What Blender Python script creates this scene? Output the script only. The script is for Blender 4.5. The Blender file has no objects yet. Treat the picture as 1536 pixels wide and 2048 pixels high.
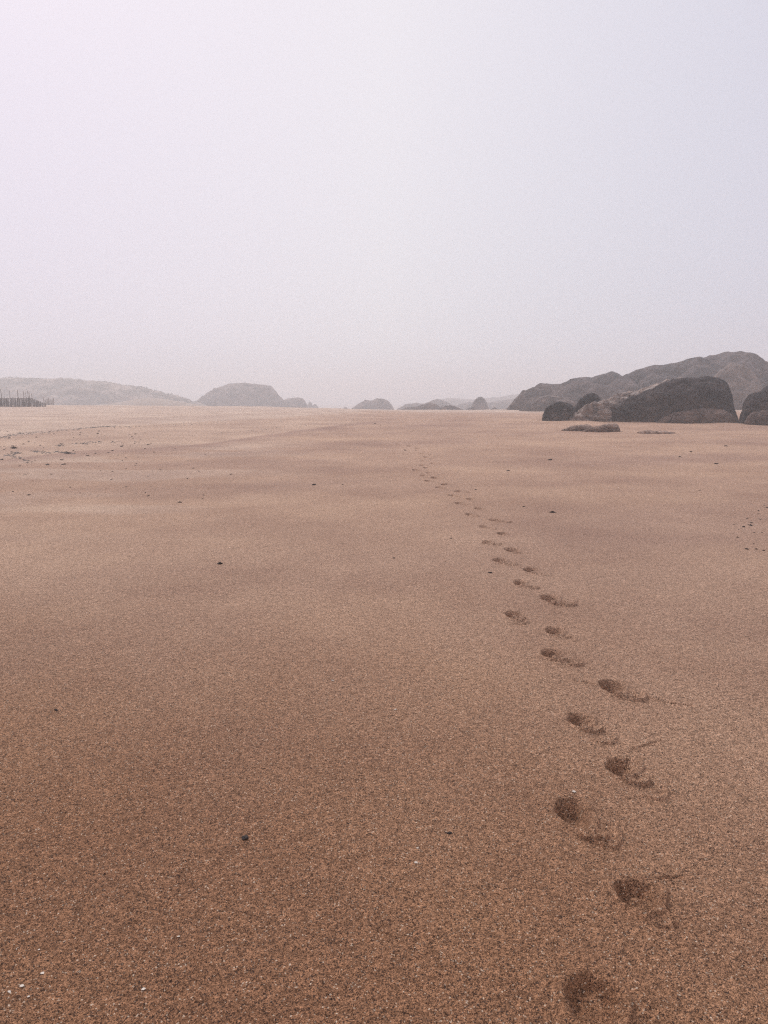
import bpy, math, random
import numpy as np
from mathutils import Vector, Matrix

random.seed(7)
rng = np.random.default_rng(11)
scene = bpy.context.scene
COL = scene.collection
R = math.radians

# ------------------------------------------------------------------ camera
CAM_H = 1.55
F = 1479.0                      # focal length in pixels of the 1536x2048 photograph
PITCH = math.atan(227 / F)
cam_d = bpy.data.cameras.new("camera")
cam = bpy.data.objects.new("camera", cam_d)
COL.objects.link(cam)
cam.location = (0, 0, CAM_H)
cam.rotation_euler = (math.pi / 2 - PITCH, 0, 0)
cam_d.sensor_fit = 'VERTICAL'
cam_d.sensor_height = 36
cam_d.lens = 36 * F / 2048
cam_d.clip_start = 0.05
cam_d.clip_end = 5000
scene.camera = cam

# ------------------------------------------------------------------ world, sun, exposure
SUN_EL, SUN_AZ = R(44), R(-32)          # azimuth from +Y, negative = to the left
world = bpy.data.worlds.new("World")
scene.world = world
world.use_nodes = True
wn, wl = world.node_tree.nodes, world.node_tree.links
wn.clear()
w_out = wn.new('ShaderNodeOutputWorld')
w_bg = wn.new('ShaderNodeBackground')
w_bg.inputs['Strength'].default_value = 0.1
sky = wn.new('ShaderNodeTexSky')
sky.sky_type = 'NISHITA'
sky.sun_disc = False
sky.sun_elevation = SUN_EL
sky.sun_rotation = SUN_AZ
sky.dust_density = 6
sky.air_density = 1.0
tc = wn.new('ShaderNodeTexCoord')
# bright overcast veil: brighter towards the hidden sun, dimmer and bluer to the right and behind
dot = wn.new('ShaderNodeVectorMath'); dot.operation = 'DOT_PRODUCT'
dot.inputs[1].default_value = (-0.30, 0.66, 0.69)
wl.new(tc.outputs['Generated'], dot.inputs[0])
rp = wn.new('ShaderNodeValToRGB')
rp.color_ramp.interpolation = 'EASE'
e = rp.color_ramp.elements
e[0].position = 0.0; e[0].color = (0.60, 0.585, 0.62, 1)
e[1].position = 1.0; e[1].color = (0.85, 0.815, 0.87, 1)
m = e.new(0.55); m.color = (0.68, 0.66, 0.70, 1)
m = e.new(0.80); m.color = (0.815, 0.80, 0.85, 1)
mr = wn.new('ShaderNodeMapRange')
mr.inputs['From Min'].default_value = -1
mr.inputs['From Max'].default_value = 1
wl.new(dot.outputs['Value'], mr.inputs['Value'])
wl.new(mr.outputs['Result'], rp.inputs['Fac'])
sep = wn.new('ShaderNodeSeparateXYZ'); wl.new(tc.outputs['Generated'], sep.inputs[0])
tint = wn.new('ShaderNodeValToRGB')
te = tint.color_ramp.elements
te[0].position = 0.30; te[0].color = (0.92, 0.895, 0.968, 1)
te[1].position = 0.75; te[1].color = (0.82, 0.825, 0.90, 1)
m = te.new(0.5); m.color = (0.98, 0.98, 0.985, 1)
mr2 = wn.new('ShaderNodeMapRange')
mr2.inputs['From Min'].default_value = -1
mr2.inputs['From Max'].default_value = 1
wl.new(sep.outputs['X'], mr2.inputs['Value'])
wl.new(mr2.outputs['Result'], tint.inputs['Fac'])
mul = wn.new('ShaderNodeMix'); mul.data_type = 'RGBA'; mul.blend_type = 'MULTIPLY'
mul.inputs['Factor'].default_value = 1
wl.new(rp.outputs['Color'], mul.inputs[6]); wl.new(tint.outputs['Color'], mul.inputs[7])
sc10 = wn.new('ShaderNodeVectorMath'); sc10.operation = 'SCALE'
sc10.inputs['Scale'].default_value = 10.6
wl.new(mul.outputs[2], sc10.inputs[0])
mixs = wn.new('ShaderNodeMix'); mixs.data_type = 'RGBA'
mixs.inputs['Factor'].default_value = 0.94
wl.new(sky.outputs['Color'], mixs.inputs[6]); wl.new(sc10.outputs[0], mixs.inputs[7])
wl.new(mixs.outputs[2], w_bg.inputs['Color'])
wl.new(w_bg.outputs[0], w_out.inputs['Surface'])

sun_dir = Vector((math.sin(SUN_AZ) * math.cos(SUN_EL), math.cos(SUN_AZ) * math.cos(SUN_EL), math.sin(SUN_EL)))
sun_l = bpy.data.lights.new("sun", 'SUN')
sun_l.energy = 1.3
sun_l.angle = R(10)
sun_l.color = (1.0, 0.95, 0.89)
sun = bpy.data.objects.new("sun", sun_l)
sun.location = sun_dir * 40
sun.rotation_euler = (-sun_dir).to_track_quat('-Z', 'Y').to_euler()
COL.objects.link(sun)

scene.view_settings.view_transform = 'Standard'
scene.view_settings.look = 'None'
scene.view_settings.exposure = 0.0
scene.view_settings.gamma = 1.0
scene.cycles.use_denoising = False
scene.cycles.volume_bounces = 2
scene.cycles.max_bounces = 6
scene.cycles.diffuse_bounces = 3
scene.cycles.sample_clamp_indirect = 6
scene.cycles.pixel_filter_type = 'BLACKMAN_HARRIS'
scene.cycles.filter_width = 1.2

# ------------------------------------------------------------------ numeric noise
def _h(ix, iy, iz, seed):
    n = (ix.astype(np.int64) * 374761393 + iy.astype(np.int64) * 668265263 + iz * 2147483647 * 3 + seed * 974634777) & 0xffffffff
    n = ((n ^ (n >> 13)) * 1274126177) & 0xffffffff
    n = ((n ^ (n >> 16)) * 2246822519) & 0xffffffff
    n = n ^ (n >> 15)
    return (n & 0xffffff) / float(0xffffff) * 2 - 1

def noise2(x, y, seed=0):
    x = np.asarray(x, float); y = np.asarray(y, float)
    ix = np.floor(x); iy = np.floor(y)
    fx = x - ix; fy = y - iy
    ux = fx * fx * fx * (fx * (fx * 6 - 15) + 10); uy = fy * fy * fy * (fy * (fy * 6 - 15) + 10)
    a = _h(ix, iy, 0, seed); b = _h(ix + 1, iy, 0, seed)
    c = _h(ix, iy + 1, 0, seed); d = _h(ix + 1, iy + 1, 0, seed)
    return (a + (b - a) * ux) * (1 - uy) + (c + (d - c) * ux) * uy

def noise3(x, y, z, seed=0):
    iz = np.floor(z); fz = z - iz
    uz = fz * fz * (3 - 2 * fz)
    def layer(k):
        ix = np.floor(x); iy = np.floor(y); fx = x - ix; fy = y - iy
        ux = fx * fx * (3 - 2 * fx); uy = fy * fy * (3 - 2 * fy)
        kz = k.astype(np.int64) * 97
        a = _h(ix + kz * 13, iy + kz * 7, 0, seed); b = _h(ix + 1 + kz * 13, iy + kz * 7, 0, seed)
        c = _h(ix + kz * 13, iy + 1 + kz * 7, 0, seed); d = _h(ix + 1 + kz * 13, iy + 1 + kz * 7, 0, seed)
        return (a + (b - a) * ux) * (1 - uy) + (c + (d - c) * ux) * uy
    return layer(iz) * (1 - uz) + layer(iz + 1) * uz

def fbm2(x, y, oct=4, seed=0):
    s = 0; a = 1.0; t = 0
    for k in range(oct):
        s = s + a * noise2(x * 2 ** k + 17.3 * k, y * 2 ** k - 9.1 * k, seed + k); t += a; a *= 0.5
    return s / t

def sstep(a, b, x):
    t = np.clip((x - a) / (b - a), 0, 1)
    return t * t * (3 - 2 * t)

# ------------------------------------------------------------------ terrain
def line_x(y):          # where the tide line runs on the left
    return np.interp(y, [0, 18, 29, 41, 60, 85, 140], [-26, -19, -15.6, -12, -5, 6, 34])

def base_h(x, y):
    x = np.asarray(x, float); y = np.asarray(y, float)
    h = 0.36 * sstep(15, 46, y)
    left = sstep(4, -30, x)
    dip = np.exp(-((x - 12) / 14) ** 2)
    h = h + left * 0.30 * sstep(40, 85, y) - (0.05 + 0.20 * dip) * sstep(48, 84, y) * (1 - left)
    # low swells crossing the beach and sand drifted against the boulders
    h = h + 0.012 * noise2((x + y * .8) / 1.1, (y - x * .35) / 2.6, 15) * sstep(3, 6, y)
    h = h + 0.11 * noise2(x / 8 + 2, y / 14, 19) * np.exp(-((y - 88) / 22) ** 2)
    h = h + 0.10 * noise2(x / 1.7, y / 1.5, 17) * np.exp(-((x - 15) / 8) ** 2 - ((y - 39) / 3.5) ** 2)
    h = h - (1.25 + 0.35 * left) * sstep(88, 150, y) - 1.5 * sstep(120, 270, y) - 0.012 * np.clip(y - 240, 0, 270)
    berm = line_x(y) - x
    h = h + 0.10 * sstep(-1.2, 1.0, berm) * sstep(18, 30, y) * sstep(100, 70, y)
    far = sstep(6, 30, np.hypot(x, y))
    h = h + far * (0.10 * (1 - .55 * sstep(40, 70, y)) * fbm2(x / 16 + 3, y / 22, 3, 5) + 0.018 * fbm2(x / 3.0, y / 4.5, 3, 9))
    h = h + 0.006 * fbm2(x / 0.9, y / 1.3, 2, 21)
    return h

Cp, Sp = math.cos(PITCH), math.sin(PITCH)
def ray(px, py):
    x = (px - 768) / F; y = (1024 - py) / F
    return np.array([x, Cp + y * Sp, -Sp + y * Cp])

def at_y(px, py, Y):            # the point seen at a pixel, at a depth Y
    r = ray(px, py)
    t = Y / r[1]
    return Vector((r[0] * t, Y, CAM_H + r[2] * t))

_ts = np.exp(np.linspace(math.log(0.8), math.log(300), 3000))
def on_ground(px, py):
    r = ray(px, py)
    X, Y, Z = r[0] * _ts, r[1] * _ts, CAM_H + r[2] * _ts
    hit = np.nonzero(Z <= base_h(X, Y))[0]
    i = hit[0] if len(hit) else len(_ts) - 1
    return float(X[i]), float(Y[i])

# ------------------------------------------------------------------ footprints
# pit x, pit y, relative size, second imprint x, y, its strength
FP = [
 (1192,2012,1.08,1292,2040,.1), (1278,1792,1.10,1345,1848,.15), (1150,1630,1.0,1208,1668,.55),
 (1243,1537,1.0,1302,1578,.55), (1160,1443,.96,1203,1474,.60), (1225,1375,1.0,1266,1392,1.0),
 (1102,1308,.92,1146,1324,.8), (1110,1264,.92,1135,1278,.2), (1026,1230,.9,1040,1243,.6),
 (1100,1198,1.0,1133,1207,.9), (1040,1166,.85,1065,1174,.8), (1061,1141,.95,1086,1148,.3),
 (999,1122,.95,1022,1128,.8), (1025,1101,.95,1045,1106,.3), (974,1085,.8,994,1088,.8),
 (1004,1068,.85,1020,1071,.25), (966,1054,.7,985,1058,1.0), (991,1041,.95,1015,1045,1.0),
 (938,1030,.7,950,1033,.9), (957,1018,.8,972,1021,.25), (917,1007,.7,930,1010,.9),
 (940,999,.75,954,1001,.3), (903,991,.7,914,993,.9), (916,983,.9,932,984,.7),
 (876,975,.75,886,978,.9), (889,969,.85,902,970,.7), (855,962,.75,864,963,.8),
 (870,956,.9,884,957,.7), (845,951,.7,854,951,.8), (858,946,.7,871,946,.7),
 (830,940,.7,838,940.5,.7), (852,935.5,.8,868,936.5,.7), (843,931,.7,853,931,.7),
 (865,926.5,.8,878,927.5,1.0), (845,922,.8,852,922.5,.5), (864,918,.6,875,918.5,.6),
 (852,914.5,.9,862,915,.5), (861,910,.7,871,910.5,.4), (842,907,.7,852,907.5,.4),
 (847,903,.7,858,903.5,.4), (834,900.5,.7,844,901,.4), (836,897.5,.7,848,897.5,.4),
 (819,892,.9,832,892.5,.5), (797,890,.7,806,890.5,.4), (776,884.5,.6,783,885,.3),
 (765,881,.6,772,881.5,.3), (746,878,.7,752,878.5,.3), (727,874.5,.7,735,875,.4),
 (762,849.5,.9,767,850,.5), (708,841,1.0,711,841.5,.4), (706,836,1.0,712,836.5,.4), (697,832,1.2,702,832.5,.6),
 (680,826.5,1.0,686,827,.4),
]
BLEN = {0: .8, 1: .62, 3: .75, 4: .72, 5: .88, 6: .85, 7: .85, 8: .8}
BDEP = {0: .60, 1: .62, 2: .85, 3: .85, 4: .95}
prints = []
for k, (px, py, s, qx, qy, q) in enumerate(FP):
    x, y = on_ground(px, py)
    x2, y2 = on_ground(qx, qy)
    dist = math.hypot(x, y)
    off = Vector((x2 - x, y2 - y))
    if off.length > 0.34: off = off * (0.34 / off.length)
    if dist > 9:
        off.y = max(-0.12, min(0.12, off.y))
    rot = random.uniform(-.25, .25)
    prints.append(dict(x=x, y=y, s=s, ox=off.x, oy=off.y, q=q, bl=BLEN.get(k, 1.0), bd=BDEP.get(k, 1.0), rot=rot, d=dist, seed=k))

def print_field(X, Y, p):
    """height change and influence of one footprint on the points X, Y"""
    s = p['s']; far = min(1.0, max(0.0, (p['d'] - 5) / 12))
    c, sn = math.cos(p['rot']), math.sin(p['rot'])
    dx = X - p['x']; dy = Y - p['y']
    wob = 0.09 * noise2(X / .05 + p['seed'] * 9, Y / .07, 31) + 0.035 * noise2(X / .016, Y / .02, 37)
    lx = c * dx + sn * dy; ly = -sn * dx + c * dy
    a = (0.066 + .016 * far) * s; b = (0.122 + 0.07 * far) * s * p['bl']
    # foot outline: broad towards the toes, narrower heel
    a_l = a * (1 + 0.22 * np.clip(ly / b, -1, 1))
    r = np.sqrt((lx / a_l) ** 2 + (ly / b) ** 2) + wob
    dep = (0.060 + 0.06 * far) * s * p['bd']
    side = np.clip((-lx / a) * .55 + (ly / b) * .75, -1, 1)
    inner = 0.52 + 0.24 * side
    t_ = np.clip((r - inner) / (1.0 - inner), 0, 1)
    pit = -dep * (1 - t_ * t_ * (3 - 2 * t_)) * (1 + 0.38 * side) * (1 + .22 * noise2(X / .035 + 3, Y / .04, 33))
    rim = 0.013 * s * np.exp(-((r - 1.16) / .14) ** 2) * (1 + 0.5 * np.clip(lx / a - ly / b, -1, 1)) * .7
    # second shallow imprint beside it
    ex = X - (p['x'] + p['ox']); ey = Y - (p['y'] + p['oy'])
    r2 = np.sqrt((ex / (0.066 * s)) ** 2 + (ey / (0.085 * s)) ** 2) + .9 * wob
    q = p['q']
    near_edge = 0.12 + 0.88 * sstep(0.2, -0.7, ey / (0.085 * s) - .5 * ex / (0.066 * s))
    d2 = -0.008 * q * (1 - sstep(0.5, .9, r2)) + (0.021 + .012 * far) * q * near_edge * sstep(.45, .92, r2) * (1 - sstep(.95, 1.07, r2))
    # crescent just below the pit
    ez = np.sqrt(((X - p['x'] - .03) / (0.056 * s)) ** 2 + ((Y - p['y'] + 0.135 * s * p['bl']) / (0.045 * s)) ** 2) - .5 * wob + wob
    d3 = 0.030 * min(q + .1, .7) * sstep(.9, -.3, (Y - p['y'] + 0.135 * s * p['bl']) / .05) * sstep(.1, .8, ez) * (1 - sstep(.94, 1.05, ez)) * (1 - far)
    crumb = 0.0035 * noise2(X / .012, Y / .012, 41) * np.exp(-(np.minimum(r, r2) / 1.5) ** 4) * (1 - far)
    dh = np.where(r < 1.0, pit, pit + d2 + d3) + rim + crumb
    infl = np.minimum(r, np.where(q > .5, r2, r2 + .5))
    return dh, infl

GROOVES = [[(1290,1394),(1318,1402),(1345,1408),(1385,1412)], [(1292,1762),(1335,1757),(1362,1756)],
           [(1196,1372),(1170,1366),(1150,1362)], [(1318,1795),(1325,1800),(1336,1802)],
           [(1130,1212),(1150,1210),(1156,1203)], [(1262,1500),(1300,1488),(1322,1482)]]
GW = [[on_ground(*q) for q in g] for g in GROOVES]

# ------------------------------------------------------------------ ground mesh (polar sheet, fine where the trail is)
fine = np.arange(-36.5, 36.5, 0.062)
coarse = np.concatenate([np.arange(36.5, 323.4, 2.5)])
az = np.radians(np.concatenate([fine, coarse]))
rows = [0.002, 0.3, 0.6, 0.85, 1.05, 1.2]
r_ = 1.28
while r_ < 880:
    rows.append(r_)
    k = 0.36 if r_ < 22 else (0.36 + (r_ - 22) * 0.02)
    r_ += max(0.0026, min(r_ * r_ / 1147 * k, r_ * 0.05))
rad = np.array(rows)
NA, NR = len(az), len(rad)
A, RR = np.meshgrid(az, rad)
X = (np.sin(A) * RR).ravel(); Y = (np.cos(A) * RR).ravel(); D = RR.ravel()
Z = base_h(X, Y)
# the grain itself, as relief
vis = (np.abs(np.where(A > math.pi, A - 2 * math.pi, A)).ravel() < R(38))
coarse_shade = np.clip(sstep(7.0, .8, D + .7 * X / np.maximum(D, 1) * np.minimum(D, 4) * .35 + 1.3 * fbm2(X / 1.6, Y / 2.4, 4, 51)), 0, 1)  # coarser grain near the camera; foreground light falloff is painted in with it
g = np.zeros_like(X)
nr = vis & (D < 16)
xx, yy = X[nr], Y[nr]
cm = 0.55 + 0.75 * coarse_shade[nr]
g[nr] = (0.0013 * noise2(xx / .0048, yy / .0048, 61) + 0.0016 * noise2(xx / .010, yy / .011, 62)
         + 0.0009 * noise2(xx / .024, yy / .026, 63) + 0.0009 * noise2(xx / .07, yy / .06, 64)) * cm
g[nr] += 0.0022 * np.clip(noise2(xx / .013, yy / .012, 66) - .55, 0, 1) * cm
md = vis & (D >= 5) & (D < 90)
g[md] += (0.005 * noise2(X[md] / .10, Y[md] / .22, 65) + 0.004 * noise2(X[md] / .05, Y[md] / .12, 67)) * sstep(5, 14, D[md])
Z = Z + g
# grooves
for gl in GW:
    for (x0, y0), (x1, y1) in zip(gl[:-1], gl[1:]):
        sel = np.nonzero((np.abs(X - (x0 + x1) / 2) < abs(x1 - x0) / 2 + .05) & (np.abs(Y - (y0 + y1) / 2) < abs(y1 - y0) / 2 + .05))[0]
        vx, vy = x1 - x0, y1 - y0
        t = np.clip(((X[sel] - x0) * vx + (Y[sel] - y0) * vy) / (vx * vx + vy * vy), 0, 1)
        dd = np.hypot(X[sel] - x0 - t * vx, Y[sel] - y0 - t * vy) + .004 * noise2(X[sel] / .02, Y[sel] / .02, 71)
        Z[sel] += -0.007 * np.exp(-(dd / .006) ** 2) + .003 * np.exp(-((dd - .014) / .006) ** 2)
owner = np.full(len(X), -1, np.int32)
best = np.full(len(X), 9.0)
pressed = np.zeros(len(X))
for k, p in enumerate(prints):
    sel = np.nonzero((np.abs(X - p['x']) < .6) & (np.abs(Y - p['y']) < .6))[0]
    dh, infl = print_field(X[sel], Y[sel], p)
    Z[sel] += dh
    pressed[sel] = np.maximum(pressed[sel], 1 - sstep(.8, 1.2, infl))
    m_ = infl < np.minimum(best[sel], 1.42)
    owner[sel[m_]] = k; best[sel[m_]] = infl[m_]

# sand kinds, as per-point masks
def shoreline(pix):
    w = sorted(on_ground(*q) for q in pix)
    return np.array([q[0] for q in w]), np.array([q[1] for q in w])
wx, wy = shoreline([(-250, 898), (-120, 888), (0, 876), (80, 866), (185, 855), (320, 849), (450, 842), (560, 836), (640, 829), (720, 824)])
jit = fbm2(X / 2.5, Y / 4, 3, 81)
tw = Y - np.interp(X, wx, wy, left=wy[0], right=400) + 1.3 * jit
dry = .85 * sstep(-.7, .9, tw)
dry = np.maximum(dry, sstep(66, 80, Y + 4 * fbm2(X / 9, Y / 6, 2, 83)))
bx_, by_ = shoreline([(-100, 930), (60, 914), (150, 903), (240, 899), (330, 893), (450, 881), (560, 867), (650, 854), (740, 845), (800, 841)])
tb = Y - np.interp(X, bx_, by_) + .9 * jit
depth_b = 1.2 + Y * .05
band = sstep(.35, -.15, tb) * np.exp(-(np.minimum(tb, 0) / depth_b) ** 2) * sstep(bx_[0], bx_[2], X) * sstep(bx_[-1], bx_[-3], X)
midp = sstep(-.2, .5, tb) * sstep(.5, -.5, tw) * sstep(bx_[-1], bx_[-4], X)      # paler strip between the two lines
ang = R(-18)
sx = X * math.cos(ang) - Y * math.sin(ang); sy = X * math.sin(ang) + Y * math.cos(ang)
streak = fbm2(sx / 7.0 + 2, sy / 2.6, 4, 85)
damp = np.clip(0.42 + 1.0 * streak, 0, 1) * sstep(3, 9, D)
pale_left = sstep(.05, .5, noise2(X / 4.5 + 7, Y / 1.7, 91) + .5 * noise2(X / 1.6, Y / .8, 92)) * sstep(-1, -5, X) * sstep(7, 11, Y) * sstep(34, 22, Y)
damp = np.clip(damp * (.75 - .5 * midp) + band * 1.1, 0, 1.3)
dry = np.maximum(dry, .5 * pale_left * (1 - band))
dry = np.maximum(dry, .35 * midp)

def write_mesh(me, vx, vy, vz, quads, attrs):
    n = len(vx)
    me.vertices.add(n)
    me.vertices.foreach_set('co', np.column_stack([vx, vy, vz]).astype(np.float32).ravel())
    me.loops.add(len(quads) * 4)
    me.loops.foreach_set('vertex_index', quads.astype(np.int32).ravel())
    me.polygons.add(len(quads))
    me.polygons.foreach_set('loop_start', np.arange(0, len(quads) * 4, 4, dtype=np.int32))
    me.polygons.foreach_set('loop_total', np.full(len(quads), 4, np.int32))
    me.polygons.foreach_set('use_smooth', np.ones(len(quads), bool))
    for nm, v in attrs.items():
        a_ = me.attributes.new(nm, 'FLOAT', 'POINT')
        a_.data.foreach_set('value', v.astype(np.float32))
    me.update(calc_edges=True)
    me.validate()

ri, ai = np.meshgrid(np.arange(NR - 1), np.arange(NA), indexing='ij')
an = (ai + 1) % NA
quads = np.stack([ri * NA + ai, (ri + 1) * NA + ai, (ri + 1) * NA + an, ri * NA + an], axis=-1).reshape(-1, 4)
quads = quads[:, ::-1]
fo = owner[quads]
fown = np.where((fo >= 0).all(axis=1), fo[:, 0], -1)
attrs = dict(dry=dry, damp=damp, coarse=coarse_shade)  # coarse also carries the painted foreground dimming

# ------------------------------------------------------------------ materials
def new_mat(name):
    m = bpy.data.materials.new(name); m.use_nodes = True
    nt = m.node_tree; nt.nodes.clear()
    out = nt.nodes.new('ShaderNodeOutputMaterial')
    b = nt.nodes.new('ShaderNodeBsdfPrincipled')
    nt.links.new(b.outputs[0], out.inputs['Surface'])
    return m, nt.nodes, nt.links, b

def mixc(n, l, fac, a, b, mode='MIX'):
    x = n.new('ShaderNodeMix'); x.data_type = 'RGBA'; x.blend_type = mode
    for sock, v in ((0, fac), (6, a), (7, b)):
        if hasattr(v, 'links'): l.new(v, x.inputs[sock])
        elif isinstance(v, (int, float)): x.inputs[sock].default_value = v
        else: x.inputs[sock].default_value = (*v, 1)
    return x.outputs[2]

def rng_node(n, l, v, a, b, c=0.0, d=1.0):
    x = n.new('ShaderNodeMapRange'); l.new(v, x.inputs['Value'])
    x.inputs['From Min'].default_value = a; x.inputs['From Max'].default_value = b
    x.inputs['To Min'].default_value = c; x.inputs['To Max'].default_value = d
    return x.outputs['Result']

def attr(n, name):
    x = n.new('ShaderNodeAttribute'); x.attribute_name = name
    return x.outputs['Fac']

def tex(n, l, vec, kind, scale, **kw):
    t = n.new('ShaderNodeTexNoise' if kind == 'noise' else 'ShaderNodeTexVoronoi')
    t.inputs['Scale'].default_value = scale
    for k, v in kw.items():
        t.inputs[k].default_value = v
    l.new(vec, t.inputs['Vector'])
    return t

def sand_material():
    m, n, l, b = new_mat("brown_sand")
    geo = n.new('ShaderNodeNewGeometry'); P = geo.outputs['Position']
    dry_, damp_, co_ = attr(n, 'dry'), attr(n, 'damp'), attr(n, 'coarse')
    c = mixc(n, l, co_, (0.530, 0.338, 0.226), (0.350, 0.176, 0.090))  # second tone: coarse sand, with the dimming of the near sand painted in
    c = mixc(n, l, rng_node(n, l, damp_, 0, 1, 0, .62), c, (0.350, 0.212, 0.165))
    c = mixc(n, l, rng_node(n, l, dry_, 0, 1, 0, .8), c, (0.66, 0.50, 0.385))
    # soft blotches of moisture and grain size
    big = tex(n, l, P, 'noise', 0.35, Detail=6.0, Roughness=0.6)
    c = mixc(n, l, 1.0, c, mixc(n, l, rng_node(n, l, big.outputs['Fac'], .35, .65), (.84, .80, .80), (1.14, 1.16, 1.15)), 'MULTIPLY')
    mid = tex(n, l, P, 'noise', 22.0, Detail=8.0, Roughness=0.75)
    c = mixc(n, l, 1.0, c, mixc(n, l, rng_node(n, l, mid.outputs['Fac'], .36, .64), (.90, .89, .88), (1.10, 1.11, 1.12)), 'MULTIPLY')
    # single grains: each cell of its own tone
    v1 = tex(n, l, P, 'voronoi', 370.0)
    s1 = n.new('ShaderNodeSeparateColor'); l.new(v1.outputs['Color'], s1.inputs[0])
    c = mixc(n, l, 1.0, c, mixc(n, l, s1.outputs[0], (.26, .24, .22), (1.80, 1.82, 1.84)), 'MULTIPLY')
    v2 = tex(n, l, P, 'voronoi', 250.0)
    s2 = n.new('ShaderNodeSeparateColor'); l.new(v2.outputs['Color'], s2.inputs[0])
    c = mixc(n, l, rng_node(n, l, s2.outputs[0], .972, .980), c, (0.72, 0.55, 0.40))
    c = mixc(n, l, rng_node(n, l, s2.outputs[1], .90, .93, 0, .85), c, (0.06, 0.034, 0.025))
    v3 = tex(n, l, P, 'voronoi', 95.0)
    s3 = n.new('ShaderNodeSeparateColor'); l.new(v3.outputs['Color'], s3.inputs[0])
    c = mixc(n, l, 1.0, c, mixc(n, l, s3.outputs[0], (.74, .73, .72), (1.26, 1.27, 1.28)), 'MULTIPLY')
    # coarser flecks that still read at ten metres
    v4 = tex(n, l, P, 'voronoi', 70.0)
    s4 = n.new('ShaderNodeSeparateColor'); l.new(v4.outputs['Color'], s4.inputs[0])
    near4 = rng_node(n, l, v4.outputs['Distance'], .22, .12)
    k4 = n.new('ShaderNodeMath'); k4.operation = 'MULTIPLY'
    l.new(rng_node(n, l, s4.outputs[0], .89, .92, 0, .8), k4.inputs[0]); l.new(near4, k4.inputs[1])
    c = mixc(n, l, k4.outputs[0], c, (0.055, 0.038, 0.032))
    l.new(c, b.inputs['Base Color'])
    b.inputs['Roughness'].default_value = 0.85
    b.inputs['Specular IOR Level'].default_value = 0.25
    # relief of the grains
    add = n.new('ShaderNodeMath'); add.operation = 'ADD'
    l.new(rng_node(n, l, v1.outputs['Distance'], 0, .6, 1, 0), add.inputs[0])
    l.new(rng_node(n, l, tex(n, l, P, 'noise', 160.0, Detail=4.0, Roughness=.7).outputs['Fac'], .3, .7, 0, 1.4), add.inputs[1])
    bp = n.new('ShaderNodeBump'); bp.inputs['Strength'].default_value = 0.8
    bp.inputs['Distance'].default_value = 0.003
    l.new(add.outputs[0], bp.inputs['Height'])
    bp2 = n.new('ShaderNodeBump'); bp2.inputs['Strength'].default_value = 0.7
    bp2.inputs['Distance'].default_value = 0.02
    l.new(tex(n, l, P, 'noise', 14.0, Detail=6.0, Roughness=.7).outputs['Fac'], bp2.inputs['Height'])
    l.new(bp.outputs[0], bp2.inputs['Normal'])
    l.new(bp2.outputs[0], b.inputs['Normal'])
    return m

def rock_material(name, dark, light, pale=None, pale_amt=0.0, sand_tint=0.3, scale=1.0, dip=(0.2, 1.0, 3.0)):
    m, n, l, b = new_mat(name)
    tcn = n.new('ShaderNodeTexCoord'); P = tcn.outputs['Object']
    a = tex(n, l, P, 'noise', 0.9 * scale, Detail=9.0, Roughness=.65)
    c = mixc(n, l, rng_node(n, l, a.outputs['Fac'], .43, .58), dark, light)
    f = tex(n, l, P, 'noise', 5.0 * scale, Detail=9.0, Roughness=.75)
    c = mixc(n, l, 1.0, c, mixc(n, l, rng_node(n, l, f.outputs['Fac'], .35, .65), (.5, .5, .51), (1.55, 1.52, 1.5)), 'MULTIPLY')
    mp = n.new('ShaderNodeMapping'); mp.inputs['Scale'].default_value = dip
    mp.inputs['Rotation'].default_value = (0, R(-24), 0)
    l.new(P, mp.inputs['Vector'])
    st = tex(n, l, mp.outputs[0], 'noise', 1.3 * scale, Detail=8.0, Roughness=.7)
    if pale:
        c = mixc(n, l, rng_node(n, l, st.outputs['Fac'], .62 - pale_amt, .70 - pale_amt), c, pale)
    if sand_tint:
        at = attr(n, 'low')
        k = n.new('ShaderNodeMath'); k.operation = 'MULTIPLY'
        l.new(at, k.inputs[0]); l.new(rng_node(n, l, a.outputs['Fac'], .35, .6, .3, 1.6), k.inputs[1])
        k2 = n.new('ShaderNodeMath'); k2.operation = 'MULTIPLY'; k2.use_clamp = True
        l.new(k.outputs[0], k2.inputs[0]); k2.inputs[1].default_value = sand_tint
        c = mixc(n, l, k2.outputs[0], c, (0.21, 0.130, 0.092))
    l.new(c, b.inputs['Base Color'])
    b.inputs['Roughness'].default_value = 0.8
    b.inputs['Specular IOR Level'].default_value = 0.3
    ad = n.new('ShaderNodeMath'); ad.operation = 'ADD'
    l.new(st.outputs['Fac'], ad.inputs[0]); l.new(f.outputs['Fac'], ad.inputs[1])
    bp = n.new('ShaderNodeBump'); bp.inputs['Strength'].default_value = .9
    bp.inputs['Distance'].default_value = 0.4 / scale
    l.new(ad.outputs[0], bp.inputs['Height']); l.new(bp.outputs[0], b.inputs['Normal'])
    return m

def plain_material(name, c1, c2, scale, rough=.8):
    m, n, l, b = new_mat(name)
    tcn = n.new('ShaderNodeTexCoord')
    t = tex(n, l, tcn.outputs['Object'], 'noise', scale, Detail=5.0)
    l.new(mixc(n, l, rng_node(n, l, t.outputs['Fac'], .35, .65), c1, c2), b.inputs['Base Color'])
    b.inputs['Roughness'].default_value = rough
    return m

M_SAND = sand_material()

# ------------------------------------------------------------------ object helpers
def tag(o, label=None, cat=None, group=None, kind=None):
    if label: o['label'] = label
    if cat: o['category'] = cat
    if group: o['group'] = group
    if kind: o['kind'] = kind
    return o

def link(name, me, mat, parent=None, loc=None):
    o = bpy.data.objects.new(name, me); COL.objects.link(o)
    if mat and not me.materials: me.materials.append(mat)
    if loc: o.location = loc
    if parent: o.parent = parent
    return o

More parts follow.
